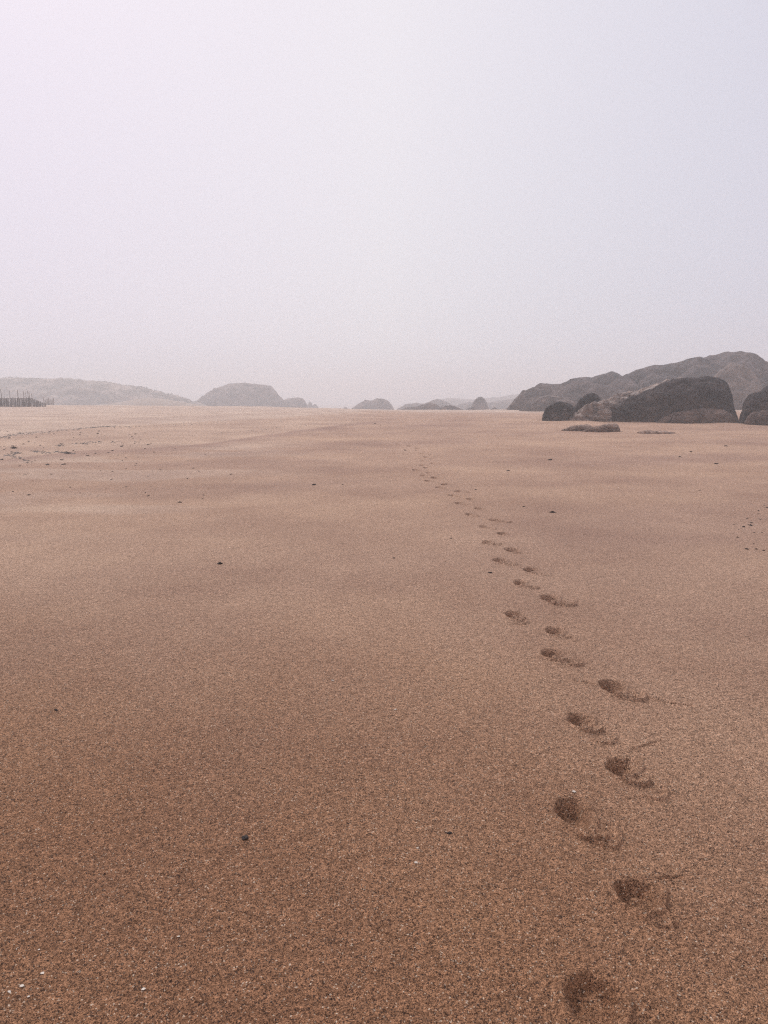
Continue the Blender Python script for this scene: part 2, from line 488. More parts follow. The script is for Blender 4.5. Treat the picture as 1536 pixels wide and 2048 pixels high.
def pymesh(name, verts, faces, smooth=True):
    me = bpy.data.meshes.new(name)
    me.from_pydata([tuple(v) for v in verts], [], faces)
    if smooth: me.polygons.foreach_set('use_smooth', [True] * len(me.polygons))
    me.update()
    return me

# ------------------------------------------------------------------ ground sheet and the footprints pressed in it
def submesh(name, faces_q, ox=0, oy=0, oz=0):
    used, inv = np.unique(faces_q.ravel(), return_inverse=True)
    me = bpy.data.meshes.new(name)
    write_mesh(me, X[used] - ox, Y[used] - oy, Z[used] - oz, inv.reshape(-1, 4), {k: v[used] for k, v in attrs.items()})
    return me

gme = submesh("sand", quads[fown < 0])
ground = tag(link("sand", gme, M_SAND), kind='structure')
ORD = ["nearest", "second", "third", "fourth", "fifth", "sixth", "seventh", "eighth", "ninth", "tenth",
 "eleventh", "twelfth", "thirteenth", "fourteenth", "fifteenth", "sixteenth", "seventeenth", "eighteenth", "nineteenth", "twentieth"]
LOOK = {0: "ragged dark footprint nearest the bottom edge of the view, first of the trail",
 1: "broad soft-edged footprint, second from the bottom end of the trail",
 2: "deep footprint with a dark crescent below it, just under the white shell",
 3: "crumbled footprint above and right of the white shell, fourth from the bottom of the trail",
 4: "footprint with broken rim, fifth from the bottom end of the trail, left row",
 5: "sharp dark footprint with a round crescent rim to its right, sixth from the bottom",
 6: "footprint with a chain of small imprints to its right, seventh from the bottom",
 8: "footprint furthest left in the middle stretch, ninth from the bottom of the trail",
 9: "footprint with a thin arc of sand to its right, tenth from the bottom",
 17: "dark deep footprint with a long shallow scrape on its right, eighteenth from the bottom"}
for k, p in enumerate(prints):
    fq = quads[fown == k]
    if len(fq) == 0: continue
    zb = float(base_h(p['x'], p['y']))
    me = submesh("footprint", fq, p['x'], p['y'], zb)
    o = link("footprint", me, M_SAND, loc=(p['x'], p['y'], zb))
    if k in LOOK: lab = LOOK[k]
    elif k < 20: lab = "footprint pressed in brown sand, %s from the bottom end of the trail" % ORD[k]
    elif k < 40: lab = "small shallow footprint, %s past the dark twentieth one towards the rocks" % ("first" if k == 20 else ORD[k - 20])
    elif k < 48: lab = "tiny faint footprint, %s counted from where the winding trail fades into smooth sand" % ("first" if k == 47 else ORD[47 - k])
    else: lab = "faint footprint on the far rise, %s of the last five before the small rock" % ("first" if k == 48 else ORD[k - 48])
    tag(o, lab, "footprint", "footprints winding across the sand")

# ------------------------------------------------------------------ rocks
def smooth_profile(P, n):
    P = np.array(P, float)
    s = np.concatenate([[0], np.cumsum(np.hypot(np.diff(P[:, 0]), np.diff(P[:, 1])))])
    t = np.linspace(0, s[-1], n)
    x = np.interp(t, s, P[:, 0]); y = np.interp(t, s, P[:, 1])
    k = max(1, int(n / len(P) / 2.2))
    ker = np.hanning(2 * k + 3)[1:-1]; ker /= ker.sum()
    pad = len(ker) // 2
    def sm(v):
        e_ = np.concatenate([np.full(pad, v[0]), v, np.full(pad, v[-1])]); return np.convolve(e_, ker, 'valid')
    xs, ys = sm(x), sm(y)
    xs[0], xs[-1], ys[0], ys[-1] = x[0], x[-1], y[0], y[-1]
    return xs, ys

def rock(name, prof, dist, depth, mat, label, group=None, seed=1, amp=1.0, power=.75, lean=0.0, ncol=None, nrow=56, cat="rock", kind=None, front=1.0, sink=.5):
    prof = list(prof)
    n = ncol or int(min(320, max(40, (prof[-1][0] - prof[0][0]) * 1.1)))
    px, py = smooth_profile(prof, n)
    pts = [at_y(a, b_, dist) for a, b_ in zip(px, py)]
    xs = np.array([p.x for p in pts]); zs = np.array([p.z for p in pts])
    zb = min(zs[0], zs[-1])
    u = (xs - xs.min()) / max(1e-6, xs.max() - xs.min())
    hh = np.maximum(zs - zb, 0); hm = hh.max()
    # ends taper down to the ground
    uu = np.linspace(0, 1, n)
    endt = np.minimum(1, np.minimum(uu, 1 - uu) / .04)
    dep = depth * (0.25 + 0.75 * np.power(hh / hm, .55)) * np.sqrt(np.clip(endt, 0, 1))
    v = np.linspace(0, math.pi, nrow)
    cv, sv = np.cos(v), np.sin(v)
    Xg = np.repeat(xs[None, :], nrow, 0)
    Yg = dist - dep[None, :] * (np.sign(cv) * np.abs(cv) ** .9)[:, None] * np.where(cv > 0, front, 1.0)[:, None] + lean * 0
    Zg = zb + hh[None, :] * np.power(np.maximum(sv, 0), power)[:, None]
    # relief: broad lobes, cracks, small knobs
    L = max(hm, 0.4)
    q = 1.0 / (L * .9)
    n1 = noise3(Xg * q, Yg * q, Zg * q * 1.3, seed)
    n2 = noise3(Xg * q * 2.7, Yg * q * 2.7, Zg * q * 3.3, seed + 3)
    n3 = noise3(Xg * q * 7, Yg * q * 7, Zg * q * 9, seed + 5)
    n4 = noise3(Xg * q * 18, Yg * q * 18, Zg * q * 21, seed + 7)
    crack = -np.power(1 - np.abs(noise3((Xg * .8 + Zg) * q * 1.5, Yg * q, (Zg - Xg * .45) * q * 2.4, seed + 9)), 12)
    r2_ = 1 - 2 * np.abs(n2); r3_ = 1 - 2 * np.abs(n3)
    bed = (Zg + .38 * Xg + .12 * n1 * L) * q * 3.1                    # tilted beds weathered into ledges
    ledge = np.abs((bed % 1.0) - .5) * 2
    dsp = L * amp * (.16 * n1 + .075 * r2_ + .038 * r3_ + .018 * n4 + .17 * crack + .045 * sstep(.15, .5, ledge) - .055)
    wy = -cv[:, None] * np.ones_like(Xg); wz = sv[:, None] * np.ones_like(Xg)
    topk = 1 - .82 * np.power(np.maximum(sv, 0), 6)[:, None]      # keeps the crest close to its outline
    edge = np.clip(hh / (hm * .25), 0, 1)[None, :]
    Yg = Yg + dsp * wy * np.clip(edge + .2, 0, 1)
    Zg = Zg + dsp * wz * topk * edge
    Xg = Xg + L * amp * .05 * n2 * edge
    Zg = Zg + L * (.03 if amp > .5 else .012) * (noise3(Xg * q * 4.2, Yg * q * 2, Xg * 0, seed + 12) + .6 * noise3(Xg * q * 10, Yg * q * 5, Xg * 0, seed + 14)) * edge * np.power(np.maximum(sv, 0), 2)[:, None]
    Xg = Xg + (Yg - dist) * (float(xs.mean()) / dist)        # its depth runs along the line from the water
    # skirt under the sand
    Xg = np.vstack([Xg[:1], Xg, Xg[-1:]]); Yg = np.vstack([Yg[:1], Yg, Yg[-1:]])
    Zg = np.vstack([np.full((1, n), zb - sink), Zg, np.full((1, n), zb - sink)])
    NRW = nrow + 2
    cx = float(xs.mean())
    r2, c2 = np.meshgrid(np.arange(NRW - 1), np.arange(n - 1), indexing='ij')
    qd = np.stack([r2 * n + c2, r2 * n + c2 + 1, (r2 + 1) * n + c2 + 1, (r2 + 1) * n + c2], -1).reshape(-1, 4)
    low = np.clip(1 - (Zg - zb) / (hm * .55 + .15), 0, 1)
    me = bpy.data.meshes.new(name)
    write_mesh(me, Xg.ravel() - cx, Yg.ravel() - dist, Zg.ravel() - zb, qd, dict(low=low.ravel()))
    o = link(name, me, mat, loc=(cx, dist, zb))
    if kind: tag(o, kind=kind)
    else: tag(o, label, cat, group)
    return o

MR_DARK = rock_material("dark_boulder", (0.006, 0.003, 0.006), (0.052, 0.032, 0.031), (0.24, 0.175, 0.15), .01, .5)
MR_BROWN = rock_material("brown_slab", (0.15, 0.095, 0.078), (0.34, 0.23, 0.185), (0.36, 0.26, 0.21), .03, .9)
MR_PALE = rock_material("barnacled_rock", (0.20, 0.14, 0.115), (0.55, 0.42, 0.35), (0.80, 0.70, 0.63), .09, .3, 1.6, (.5, 1, 5))
MR_SPECK = rock_material("encrusted_rock", (0.016, 0.012, 0.012), (0.06, 0.045, 0.042), (0.50, 0.42, 0.37), .04, .4, 1.5, (1, 1, 3))
MR_RIDGE = rock_material("ridge_rock", (0.040, 0.029, 0.033), (0.17, 0.127, 0.125), (0.34, 0.26, 0.235), .03, .6, .5)
MR_TAN = rock_material("tan_rock", (0.17, 0.118, 0.098), (0.32, 0.23, 0.19), (0.42, 0.31, 0.26), .0, .2, .6)
MR_SLIVER = rock_material("sand_covered_rock", (0.45, 0.31, 0.235), (0.66, 0.47, 0.37), (0.75, 0.60, 0.49), .0, .0, 2.2)
MR_SANDY = rock_material("sandy_rock", (0.36, 0.245, 0.185), (0.62, 0.45, 0.355), (0.75, 0.62, 0.52), .05, .7, 2.2, (.6, 1, 4))
MR_FAR = rock_material("far_rock", (0.050, 0.033, 0.029), (0.27, 0.19, 0.165), (0.45, 0.34, 0.29), .03, .9, .5)

G1 = "boulders at the right edge of the beach"
rock("rock_ridge", [(1012,826),(1030,812),(1040,797),(1052,785),(1066,775),(1083,771),(1100,772),(1130,766),(1160,757),(1190,752),(1215,746),(1232,745),(1243,751),(1252,748),(1275,737),(1310,729),(1345,731),(1390,718),(1430,713),(1455,708),(1475,706),(1492,709),(1510,718),(1525,728),(1534,741),(1546,760),(1570,790),(1600,826)],
     94, 11.2, MR_RIDGE, "long grey rock ridge rising to the right behind the dark boulders", G1, 3, .8, nrow=90, sink=1.5)
rock("boulder", [(1402,822),(1412,780),(1425,752),(1437,739),(1458,729),(1472,727),(1490,733),(1508,745),(1520,765),(1528,790),(1532,824)],
     84, 4, MR_TAN, "light tan rounded boulder leaning on the high end of the ridge", G1, 15, .8, cat="boulder", sink=1.5)
rock("boulder", [(1036,824),(1052,808),(1070,798),(1092,790),(1112,792),(1140,800),(1160,815),(1175,826)],
     82, 3.7, MR_FAR, "low grey lump at the foot of the ridge's left end", G1, 18, 1.2, cat="boulder", sink=1.2)
rock("boulder", [(1180,846),(1193,832),(1205,824),(1218,816),(1240,805),(1262,794),(1280,786),(1300,779),(1320,769),(1345,759),(1370,755),(1405,753),(1430,755),(1447,762),(1455,773),(1461,790),(1463,808),(1468,825),(1474,838),(1478,846)],
     41, 2.6, MR_DARK, "largest dark purple boulder with a blunt right end, in front of the ridge", G1, 22, .8, nrow=80, cat="boulder", sink=1)
rock("boulder", [(1306,848),(1322,836),(1345,825),(1380,820),(1410,816),(1440,818),(1462,826),(1472,835),(1481,848)],
     38.6, 1.1, MR_BROWN, "low brown slab lying against the foot of the largest dark boulder", G1, 27, 1.0, cat="boulder")
rock("boulder", [(1196,815),(1215,799),(1235,789),(1262,783),(1290,774),(1320,764),(1350,757),(1390,757),(1420,770),(1440,815)],
     44.5, 1.5, MR_PALE, "pale crusted rock edge showing behind the top of the largest dark boulder", G1, 29, 1.1, cat="boulder", sink=1)
rock("boulder", [(1083,845),(1086,828),(1091,816),(1102,808),(1125,803),(1143,807),(1153,820),(1160,845)],
     40.5, .9, MR_SPECK, "small dark boulder with speckled top at the left end of the boulders", G1, 33, 1.1, cat="boulder")
rock("boulder", [(1128,845),(1142,822),(1152,808),(1160,798),(1172,791),(1186,787),(1196,789),(1203,798),(1212,820),(1220,845)],
     42.5, .9, MR_DARK, "dark hump between the small speckled boulder and the pale barnacled rock", G1, 37, 1.0, cat="boulder")
rock("boulder", [(1128,846),(1146,834),(1156,822),(1168,812),(1185,804),(1210,800),(1220,806),(1228,818),(1236,832),(1246,846)],
     40.2, .9, MR_PALE, "pale barnacled rock leaning against the left end of the largest dark boulder", G1, 41, 1.5, cat="boulder")
rock("boulder", [(1478,852),(1483,828),(1488,803),(1495,787),(1512,782),(1524,782),(1532,774),(1548,765),(1580,760),(1620,775),(1650,800),(1670,852)],
     38.5, 2.0, MR_DARK, "dark upright boulder cut off by the right edge of the view", G1, 45, .8, cat="boulder")
rock("boulder", [(1484,853),(1492,836),(1503,825),(1530,820),(1560,816),(1600,824),(1640,853)],
     36.3, .7, MR_BROWN, "reddish brown rounded rock at the foot of the boulder on the right edge", G1, 49, 1.0, cat="boulder")
G2 = "low rocks in the sand before the boulders"
rock("flat_rock", [(1122,860),(1138,855),(1152,851),(1168,849),(1180,851),(1192,860)], 31.5, .45, MR_SANDY,
     "low rounded rock, left one of the two touching flat rocks before the boulders", G2, 53, 1.3, cat="rock", sink=.3)
rock("flat_rock", [(1165,861),(1185,854),(1205,850),(1225,847),(1236,849),(1241,861)], 31.0, .5, MR_SANDY,
     "low wedge shaped rock with a blunt right end in front of the boulders", G2, 57, 1.3, cat="rock", sink=.3)
rock("flat_rock", [(1274,864),(1288,862),(1297,861),(1309,862.3),(1350,864)], 30.0, .7, MR_SLIVER,
     "barely exposed pale rock sliver right of the wedge shaped rock", G2, 59, 1.0, cat="rock", sink=.3)

G3 = "rocks standing in the fog beyond the rise"
rock("rock_outcrop", [(378,822),(392,806),(408,791),(425,779),(443,774),(458,769),(478,768),(490,766),(500,769),(515,768),(521,771),(530,769),(542,771),(550,780),(556,790),(566,800),(580,822)],
     248, 14, MR_FAR, "large domed rock in the fog left of the middle", G3, 63, .8, nrow=80, cat="rock", sink=2)
rock("rock_outcrop", [(548,824),(560,806),(572,798),(585,795),(600,795),(608,799),(614,808),(620,824)],
     244, 5.8, MR_FAR, "rounded rock adjoining the right side of the large domed rock", G3, 67, .9, cat="rock", sink=2)
rock("rock_outcrop", [(612,824),(615,809),(619,803),(623,806),(627,824)], 285, 2.5, MR_FAR,
     "small pointed rock, first one right of the rounded rock", G3, 71, .9, cat="rock", sink=2)
rock("rock_outcrop", [(621,826),(626,810),(631,807),(637,815),(648,822),(652,826)], 284, 3, MR_FAR,
     "small sloping rock at the right end of the large domed rock group", G3, 73, .9, cat="rock", sink=2)
rock("rock_outcrop", [(698,826),(704,817),(717,807),(731,800),(743,801.5),(755,796.5),(768,798),(777,803),(785,812),(791,826)],
     213, 6.2, MR_FAR, "two-humped rock standing alone near the middle of the beach", G3, 77, .8, cat="rock", sink=2)
rock("rock_outcrop", [(683,826),(687,816),(691,813.5),(696,817),(701,826)], 221, 1.5, MR_FAR,
     "tiny rock just left of the two-humped rock", G3, 79, .8, cat="rock", sink=2)
rock("boulder", [(936,828),(942,815),(948,802),(956,794.5),(962,793),(968,796),(974,806),(978,818),(980,828)],
     155, 2.7, MR_FAR, "single egg shaped boulder left of the long ridge", G3, 83, .35, cat="boulder", sink=2)
G4 = "low weathered rocks between the middle and the ridge"
rubble = [
 ([(806,828),(822,817),(840,811),(858,806),(870,807),(880,816),(890,828)], 129, 2.728, "low broken rock, leftmost of the rubble strip before the egg shaped boulder"),
 ([(862,828),(880,815),(898,811),(915,815),(930,820),(948,829)], 124, 1.984, "long low rock next to the egg shaped boulder, on its left"),
 ([(796,824),(812,815),(835,813),(850,818),(860,826)], 139, 1.984, "flat low rock at the left tip of the rubble strip"),
 ([(972,828),(980,819),(990,814),(996,818),(1000,828)], 134, 1.24, "small slanted rock at the right foot of the egg shaped boulder"),
 ([(998,828),(1012,817),(1026,811),(1040,806),(1054,812),(1066,828)], 114, 1.984, "low pale rock between the egg shaped boulder and the ridge"),
 ([(925,826),(935,816),(946,813),(955,818),(968,829)], 131, 1.364, "small low rock before the egg shaped boulder"),
]
for i, (pr, dd, dep, lab) in enumerate(rubble):
    rock("low_rock", pr, dd, dep, MR_FAR if i % 2 else MR_TAN, lab, G4, 91 + i * 5, 1.6, cat="rock", sink=2)
G5 = "faint far rocks in the fog"
rock("far_rock", [(790,822),(812,809),(830,806),(845,808),(860,803),(872,798),(884,799),(895,806),(910,812),(925,822)], 236, 8.7, MR_FAR,
     "faint jagged rock behind the rubble strip, left of the egg shaped boulder", G5, 121, 1.4, cat="rock", sink=3)
rock("far_rock", [(900,822),(920,809),(945,806),(975,805),(1005,801),(1025,799),(1050,795),(1080,800),(1120,822)], 254, 9.9, MR_FAR,
     "faint low reef behind the egg shaped boulder reaching to the ridge", G5, 127, 1.4, cat="rock", sink=3)
rock("far_rock", [(860,818),(885,800),(905,796),(930,799),(965,798),(1000,794),(1035,790),(1065,786),(1100,790),(1160,818)], 409, 17.4, MR_FAR,
     "palest low reef, farthest away and almost lost in the fog", G5, 131, 1.3, cat="rock", sink=4)

# ------------------------------------------------------------------ scrub hill and dune on the left
def hill_material():
    m, n, l, b = new_mat("dune_scrub")
    tcn = n.new('ShaderNodeTexCoord'); P = tcn.outputs['Object']
    mp = n.new('ShaderNodeMapping'); mp.inputs['Scale'].default_value = (1, 1, 2.4); l.new(P, mp.inputs[0])
    a = tex(n, l, mp.outputs[0], 'noise', .16, Detail=9.0, Roughness=.7)
    c = mixc(n, l, rng_node(n, l, a.outputs['Fac'], .42, .58), (0.19, 0.165, 0.13), (0.58, 0.46, 0.38))
    f = tex(n, l, mp.outputs[0], 'noise', 1.6, Detail=8.0, Roughness=.8)
    c = mixc(n, l, 1.0, c, mixc(n, l, rng_node(n, l, f.outputs['Fac'], .35, .65), (.6, .62, .6), (1.35, 1.3, 1.3)), 'MULTIPLY')
    l.new(c, b.inputs['Base Color']); b.inputs['Roughness'].default_value = .95
    bp = n.new('ShaderNodeBump'); bp.inputs['Distance'].default_value = .5
    l.new(f.outputs['Fac'], bp.inputs['Height']); l.new(bp.outputs[0], b.inputs['Normal'])
    return m
HILL_P = [(-420,822),(-300,775),(-120,762),(-40,756),(0,757),(30,756.5),(60,759),(95,760),(125,757.5),(160,761),(200,764),(240,769),(280,776),(312,784),(340,792),(365,800),(392,808),(420,822)]
hill = rock("hill", HILL_P, 248, 30, hill_material(), None, seed=141, amp=.7, nrow=80, kind='structure', sink=2, ncol=420, power=.9)
M_DUNE, n_, l_, b_ = new_mat("dry_dune_sand")
tcn_ = n_.new('ShaderNodeTexCoord')
t_ = tex(n_, l_, tcn_.outputs['Object'], 'noise', .8, Detail=10.0, Roughness=.7)
l_.new(mixc(n_, l_, rng_node(n_, l_, t_.outputs['Fac'], .35, .65), (0.36, 0.27, 0.205), (0.46, 0.35, 0.265)), b_.inputs['Base Color'])
b_.inputs['Roughness'].default_value = .95
rock("dune", [(120,824),(180,811),(230,806.5),(265,799),(300,795.5),(335,799),(370,805),(410,811),(470,824)], 171, 11.2, M_DUNE, None, seed=151, amp=.35, kind='structure', sink=2, power=1.0)
rock("dune", [(-500,826),(-300,810),(-60,809),(60,810),(150,811),(250,813),(330,814),(430,826)], 149, 12.4, M_DUNE, None, seed=153, amp=.25, kind='structure', sink=2, power=1.0)

# scrub: rough tussocks over the hill, more than anyone could count
deps = bpy.context.evaluated_depsgraph_get
hv = np.empty(len(hill.data.vertices) * 3, np.float32); hill.data.vertices.foreach_get('co', hv); hv = hv.reshape(-1, 3)
hv = hv + np.array(hill.location)
cand = hv[(hv[:, 2] > 0.8) & (hv[:, 1] < 249)]
cand = cand[fbm2(cand[:, 0] / 9, cand[:, 2] * 1.2 + cand[:, 1] / 9, 3, 161) > -.1]
pick = cand[rng.choice(len(cand), 1500)]
vs, fs = [], []
for c0 in pick:
    hgt = random.uniform(.12, .42)
    for b3 in range(7):
        aa = random.uniform(0, 6.28); ln = random.uniform(.15, .5) * hgt * 1.4
        bx, by = math.cos(aa) * .16, math.sin(aa) * .16
        tx, ty = bx + math.cos(aa) * ln, by + math.sin(aa) * ln
        w = .06
        i0 = len(vs)
        vs += [(c0[0] + bx - w * math.sin(aa), c0[1] + by + w * math.cos(aa), c0[2] - .15), (c0[0] + bx + w * math.sin(aa), c0[1] + by - w * math.cos(aa), c0[2] - .15),
               (c0[0] + tx * .7, c0[1] + ty * .7, c0[2] + hgt * .8), (c0[0] + tx, c0[1] + ty, c0[2] + hgt)]
        fs += [(i0, i0 + 1, i0 + 2), (i0, i0 + 2, i0 + 3)]
M_GRASS = plain_material("dune_grass", (0.17, 0.16, 0.12), (0.30, 0.27, 0.21), 2.0, .9)
tag(link("dune_grass", pymesh("dune_grass", vs, fs, False), M_GRASS), "rough grey green grass covering the foggy hill on the left", "grass", kind='stuff')

# ------------------------------------------------------------------ sand fences on the left
M_WOOD = plain_material("weathered_wood", (0.07, 0.052, 0.044), (0.15, 0.115, 0.10), 6.0, .9)
M_WOOD2 = plain_material("bleached_wood", (0.20, 0.165, 0.14), (0.30, 0.25, 0.215), 6.0, .9)
M_POST = plain_material("grey_post_wood", (0.13, 0.105, 0.09), (0.22, 0.18, 0.155), 6.0, .9)
M_WIRE = plain_material("rusty_wire", (0.06, 0.05, 0.045), (0.09, 0.07, 0.06), 9.0, .6)

def prism(vs, fs, x, y, z0, z1, w, t, lx=0.0, ly=0.0, point=0.0):
    i0 = len(vs)
    for k, zz in enumerate((z0, z1)):
        ox, oy = (lx, ly) if k else (0, 0)
        s_ = .8 if k else 1
        for (a_, b2) in ((-w, -t), (w, -t), (w, t), (-w, t)):
            vs.append((x + ox + a_ * s_, y + oy + b2 * s_, zz))
    vs.append((x + lx, y + ly, z1 + point))
    fs += [(i0, i0 + 1, i0 + 5, i0 + 4), (i0 + 1, i0 + 2, i0 + 6, i0 + 5), (i0 + 2, i0 + 3, i0 + 7, i0 + 6), (i0 + 3, i0, i0 + 4, i0 + 7), (i0 + 3, i0 + 2, i0 + 1, i0)]
    for k in range(4): fs.append((i0 + 4 + k, i0 + 4 + (k + 1) % 4, i0 + 8))

FD = 74.0
f0 = at_y(-60, 812, FD); f1 = at_y(92, 812.5, FD + 2)
root = bpy.data.objects.new("sand_fence", None); COL.objects.link(root)
fz = min(f0.z, f1.z)
root.location = ((f0.x + f1.x) / 2, (f0.y + f1.y) / 2, fz)
tag(root, "dark half buried picket fence with tall thin posts before the foggy hill", "fence", "sand fences at the left edge")
rl = Vector(root.location)
posts = [(-40, 776), (-18, 781), (4, 778), (20, 777.5), (36, 779), (48, 780), (53, 781), (58, 782), (61, 783), (66, 786)]
for ppx, ppy in posts:
    t = (ppx + 60) / 152
    b0 = f0.lerp(f1, t); top = at_y(ppx, ppy, b0.y)
    vs, fs = [], []
    prism(vs, fs, 0, 0, -.6, top.z - b0.z - random.uniform(0, .25), random.uniform(.018, .027), .025, random.uniform(-.12, .03), 0, .05)
    link("post", pymesh("post", vs, fs, False), M_POST, root, b0 - rl)
vs, fs = [], []
for i in range(190):
    t = i / 189 + random.uniform(-.002, .002)
    b0 = f0.lerp(f1, t) - rl
    ppx = -60 + 152 * t
    hh_ = 0.80 + .05 * math.sin(i * .9) + random.uniform(-.05, .06)
    hh_ *= 1.0 if ppx < 62 else max(.25, 1 - (ppx - 62) / 45)
    prism(vs, fs, b0.x, b0.y + random.uniform(-.05, .05), b0.z - .3, b0.z + hh_, .022, .012, random.uniform(-.03, .02), random.uniform(-.04, .04), .02)
link("picket_screen", pymesh("picket_screen", vs, fs, False), M_WOOD, root)
for zz in (.35, .8):
    vs, fs = [], []
    a = f0 - rl; b = f0.lerp(f1, .84) - rl
    for i in range(20):
        p0 = a.lerp(b, i / 20); p1 = a.lerp(b, (i + 1) / 20); i0 = len(vs)
        sg = -.05 * math.sin(math.pi * i / 20 * 5) ** 2; sg2 = -.05 * math.sin(math.pi * (i + 1) / 20 * 5) ** 2
        for (p_, s_) in ((p0, sg), (p1, sg2)):
            for (oy_, oz_) in ((-.012, 0), (0, .012), (.012, 0), (0, -.012)):
                vs.append((p_.x, p_.y - .07 + oy_, p_.z + zz + s_ + oz_))
        for k in range(4): fs.append((i0 + k, i0 + 4 + k, i0 + 4 + (k + 1) % 4, i0 + (k + 1) % 4))
    link("wire", pymesh("wire", vs, fs, False), M_WIRE, root)

g0 = at_y(88, 812.5, 100); g1 = at_y(108, 812.5, 102)
root2 = bpy.data.objects.new("sand_fence", None); COL.objects.link(root2)
root2.location = g0.lerp(g1, .5)
rl2 = Vector(root2.location)
tag(root2, "low bleached picket fence just right of the dark half buried fence", "fence", "sand fences at the left edge")
vs, fs = [], []
for i in range(20):
    b0 = g0.lerp(g1, i / 19) - rl2
    prism(vs, fs, b0.x, b0.y, b0.z - .3, b0.z + .95 + random.uniform(-.12, .1), .022, .012, random.uniform(-.05, .05), 0, .03)
link("picket_screen", pymesh("picket_screen", vs, fs, False), M_WOOD2, root2)
for t in (0.02, .5, .98):
    vs, fs = [], []
    prism(vs, fs, 0, 0, -.5, 1.15, .05, .05, 0, 0, .04)
    link("post", pymesh("post", vs, fs, False), M_WOOD2, root2, g0.lerp(g1, t) - rl2)

# ------------------------------------------------------------------ shells, pebbles, seaweed
def ico(sub=2):
    t = (1 + 5 ** .5) / 2
    v = [Vector(q).normalized() for q in [(-1,t,0),(1,t,0),(-1,-t,0),(1,-t,0),(0,-1,t),(0,1,t),(0,-1,-t),(0,1,-t),(t,0,-1),(t,0,1),(-t,0,-1),(-t,0,1)]]
    f = [(0,11,5),(0,5,1),(0,1,7),(0,7,10),(0,10,11),(1,5,9),(5,11,4),(11,10,2),(10,7,6),(7,1,8),(3,9,4),(3,4,2),(3,2,6),(3,6,8),(3,8,9),(4,9,5),(2,4,11),(6,2,10),(8,6,7),(9,8,1)]
    for _ in range(sub):
        c = {}; nf = []
        def mid(a, b):
            k = (min(a, b), max(a, b))
            if k not in c: v.append(((v[a] + v[b]) / 2).normalized()); c[k] = len(v) - 1
            return c[k]
        for a, b, d in f:
            x, y, z = mid(a, b), mid(b, d), mid(d, a)
            nf += [(a, x, z), (b, y, x), (d, z, y), (x, y, z)]
        f = nf
    return v, f
IV, IF = ico(2)

def lump_mesh(name, seed, sx, sy, sz, rough, sub=None):
    a = np.array([tuple(v) for v in IV])
    n = 1 + rough * noise3(a[:, 0] * 1.6 + 5, a[:, 1] * 1.6 + 3, a[:, 2] * 1.6 + 9, seed) + rough * .6 * noise3(a[:, 0] * 4, a[:, 1] * 4, a[:, 2] * 4, seed + 1)
    a = a * n[:, None] * np.array([sx, sy, sz])
    return pymesh(name, a, IF)

M_PEB = plain_material("dark_pebble", (0.018, 0.013, 0.013), (0.06, 0.045, 0.038), 30.0, .95)
M_WEED = plain_material("dried_seaweed", (0.028, 0.018, 0.014), (0.09, 0.06, 0.045), 25.0, .7)
M_SHELL = plain_material("white_shell", (0.55, 0.46, 0.37), (0.76, 0.67, 0.56), 60.0, .45)

peb_meshes = [lump_mesh("pebble", 200 + i, 1, random.uniform(.45, .8), random.uniform(.3, .5), .75) for i in range(6)]
for me in peb_meshes: me.materials.append(M_PEB)

def weed_mesh(seed):        # a dried tangle: a ragged low pad with short curled blades
    r = random.Random(seed)
    vs, fs = [], []
    a = np.array([tuple(v) for v in IV])
    n = 1 + .5 * noise3(a[:, 0] * 2 + seed, a[:, 1] * 2, a[:, 2] * 2, seed)
    a = a * n[:, None] * np.array([1, .6, .28])
    vs = [tuple(q) for q in a]; fs = list(IF)
    for _ in range(16):
        an_ = r.uniform(0, 6.28); L_ = r.uniform(.7, 1.5); w = r.uniform(.05, .11); cur = r.uniform(-.9, .9)
        i0 = len(vs); zt = r.uniform(.05, .5)
        for k in range(5):
            t = k / 4; q = an_ + cur * t
            x, y = math.cos(an_) * .3 + math.cos(q) * L_ * t, (math.sin(an_) * .3 + math.sin(q) * L_ * t) * .7
            z = .1 + zt * math.sin(math.pi * t) - .15 * t
            ww = w * (1 - .6 * t)
            vs += [(x - math.sin(q) * ww, y + math.cos(q) * ww, z), (x + math.sin(q) * ww, y - math.cos(q) * ww, z), (x, y, z + .05)]
        for k in range(4):
            j = i0 + k * 3
            fs += [(j, j + 3, j + 5, j + 2), (j + 2, j + 5, j + 4, j + 1), (j + 1, j + 4, j + 3, j)]
    me = pymesh("seaweed_clump", vs, fs, False); me.materials.append(M_WEED)
    return me
weed_meshes = [weed_mesh(300 + i) for i in range(4)]

def shell_mesh(seed):       # one ribbed valve: a shallow fan-shaped dome with a beak and growth ridges
    vs, fs = [], []
    nu, nv = 25, 9
    for side in (0, 1):
        for i in range(nv):
            t = i / (nv - 1)
            for j in range(nu):
                a = math.pi * (j / (nu - 1)) * .86 + math.pi * .07
                rr = t * (1 + .04 * math.sin(j * math.pi * .5) * t + .03 * math.sin(seed + j))
                x = math.cos(a) * rr * .85; y = -.55 + math.sin(a) * rr * 1.15
                z = .42 * math.sin(math.acos(min(1, t * .98)) ) * (0.25 + .75 * math.sqrt(t)) + .018 * math.cos(j * math.pi) * t + .012 * math.sin(t * 25)
                vs.append((x, y, z - side * .05))
    for side in (0, 1):
        o_ = side * nu * nv
        for i in range(nv - 1):
            for j in range(nu - 1):
                q = (o_ + i * nu + j, o_ + i * nu + j + 1, o_ + (i + 1) * nu + j + 1, o_ + (i + 1) * nu + j)
                fs.append(q if side else q[::-1])
    o2 = nu * nv; i = (nv - 1) * nu
    for j in range(nu - 1): fs.append((i + j, i + j + 1, o2 + i + j + 1, o2 + i + j))
    me = pymesh("seashell", vs, fs); me.materials.append(M_SHELL)
    return me
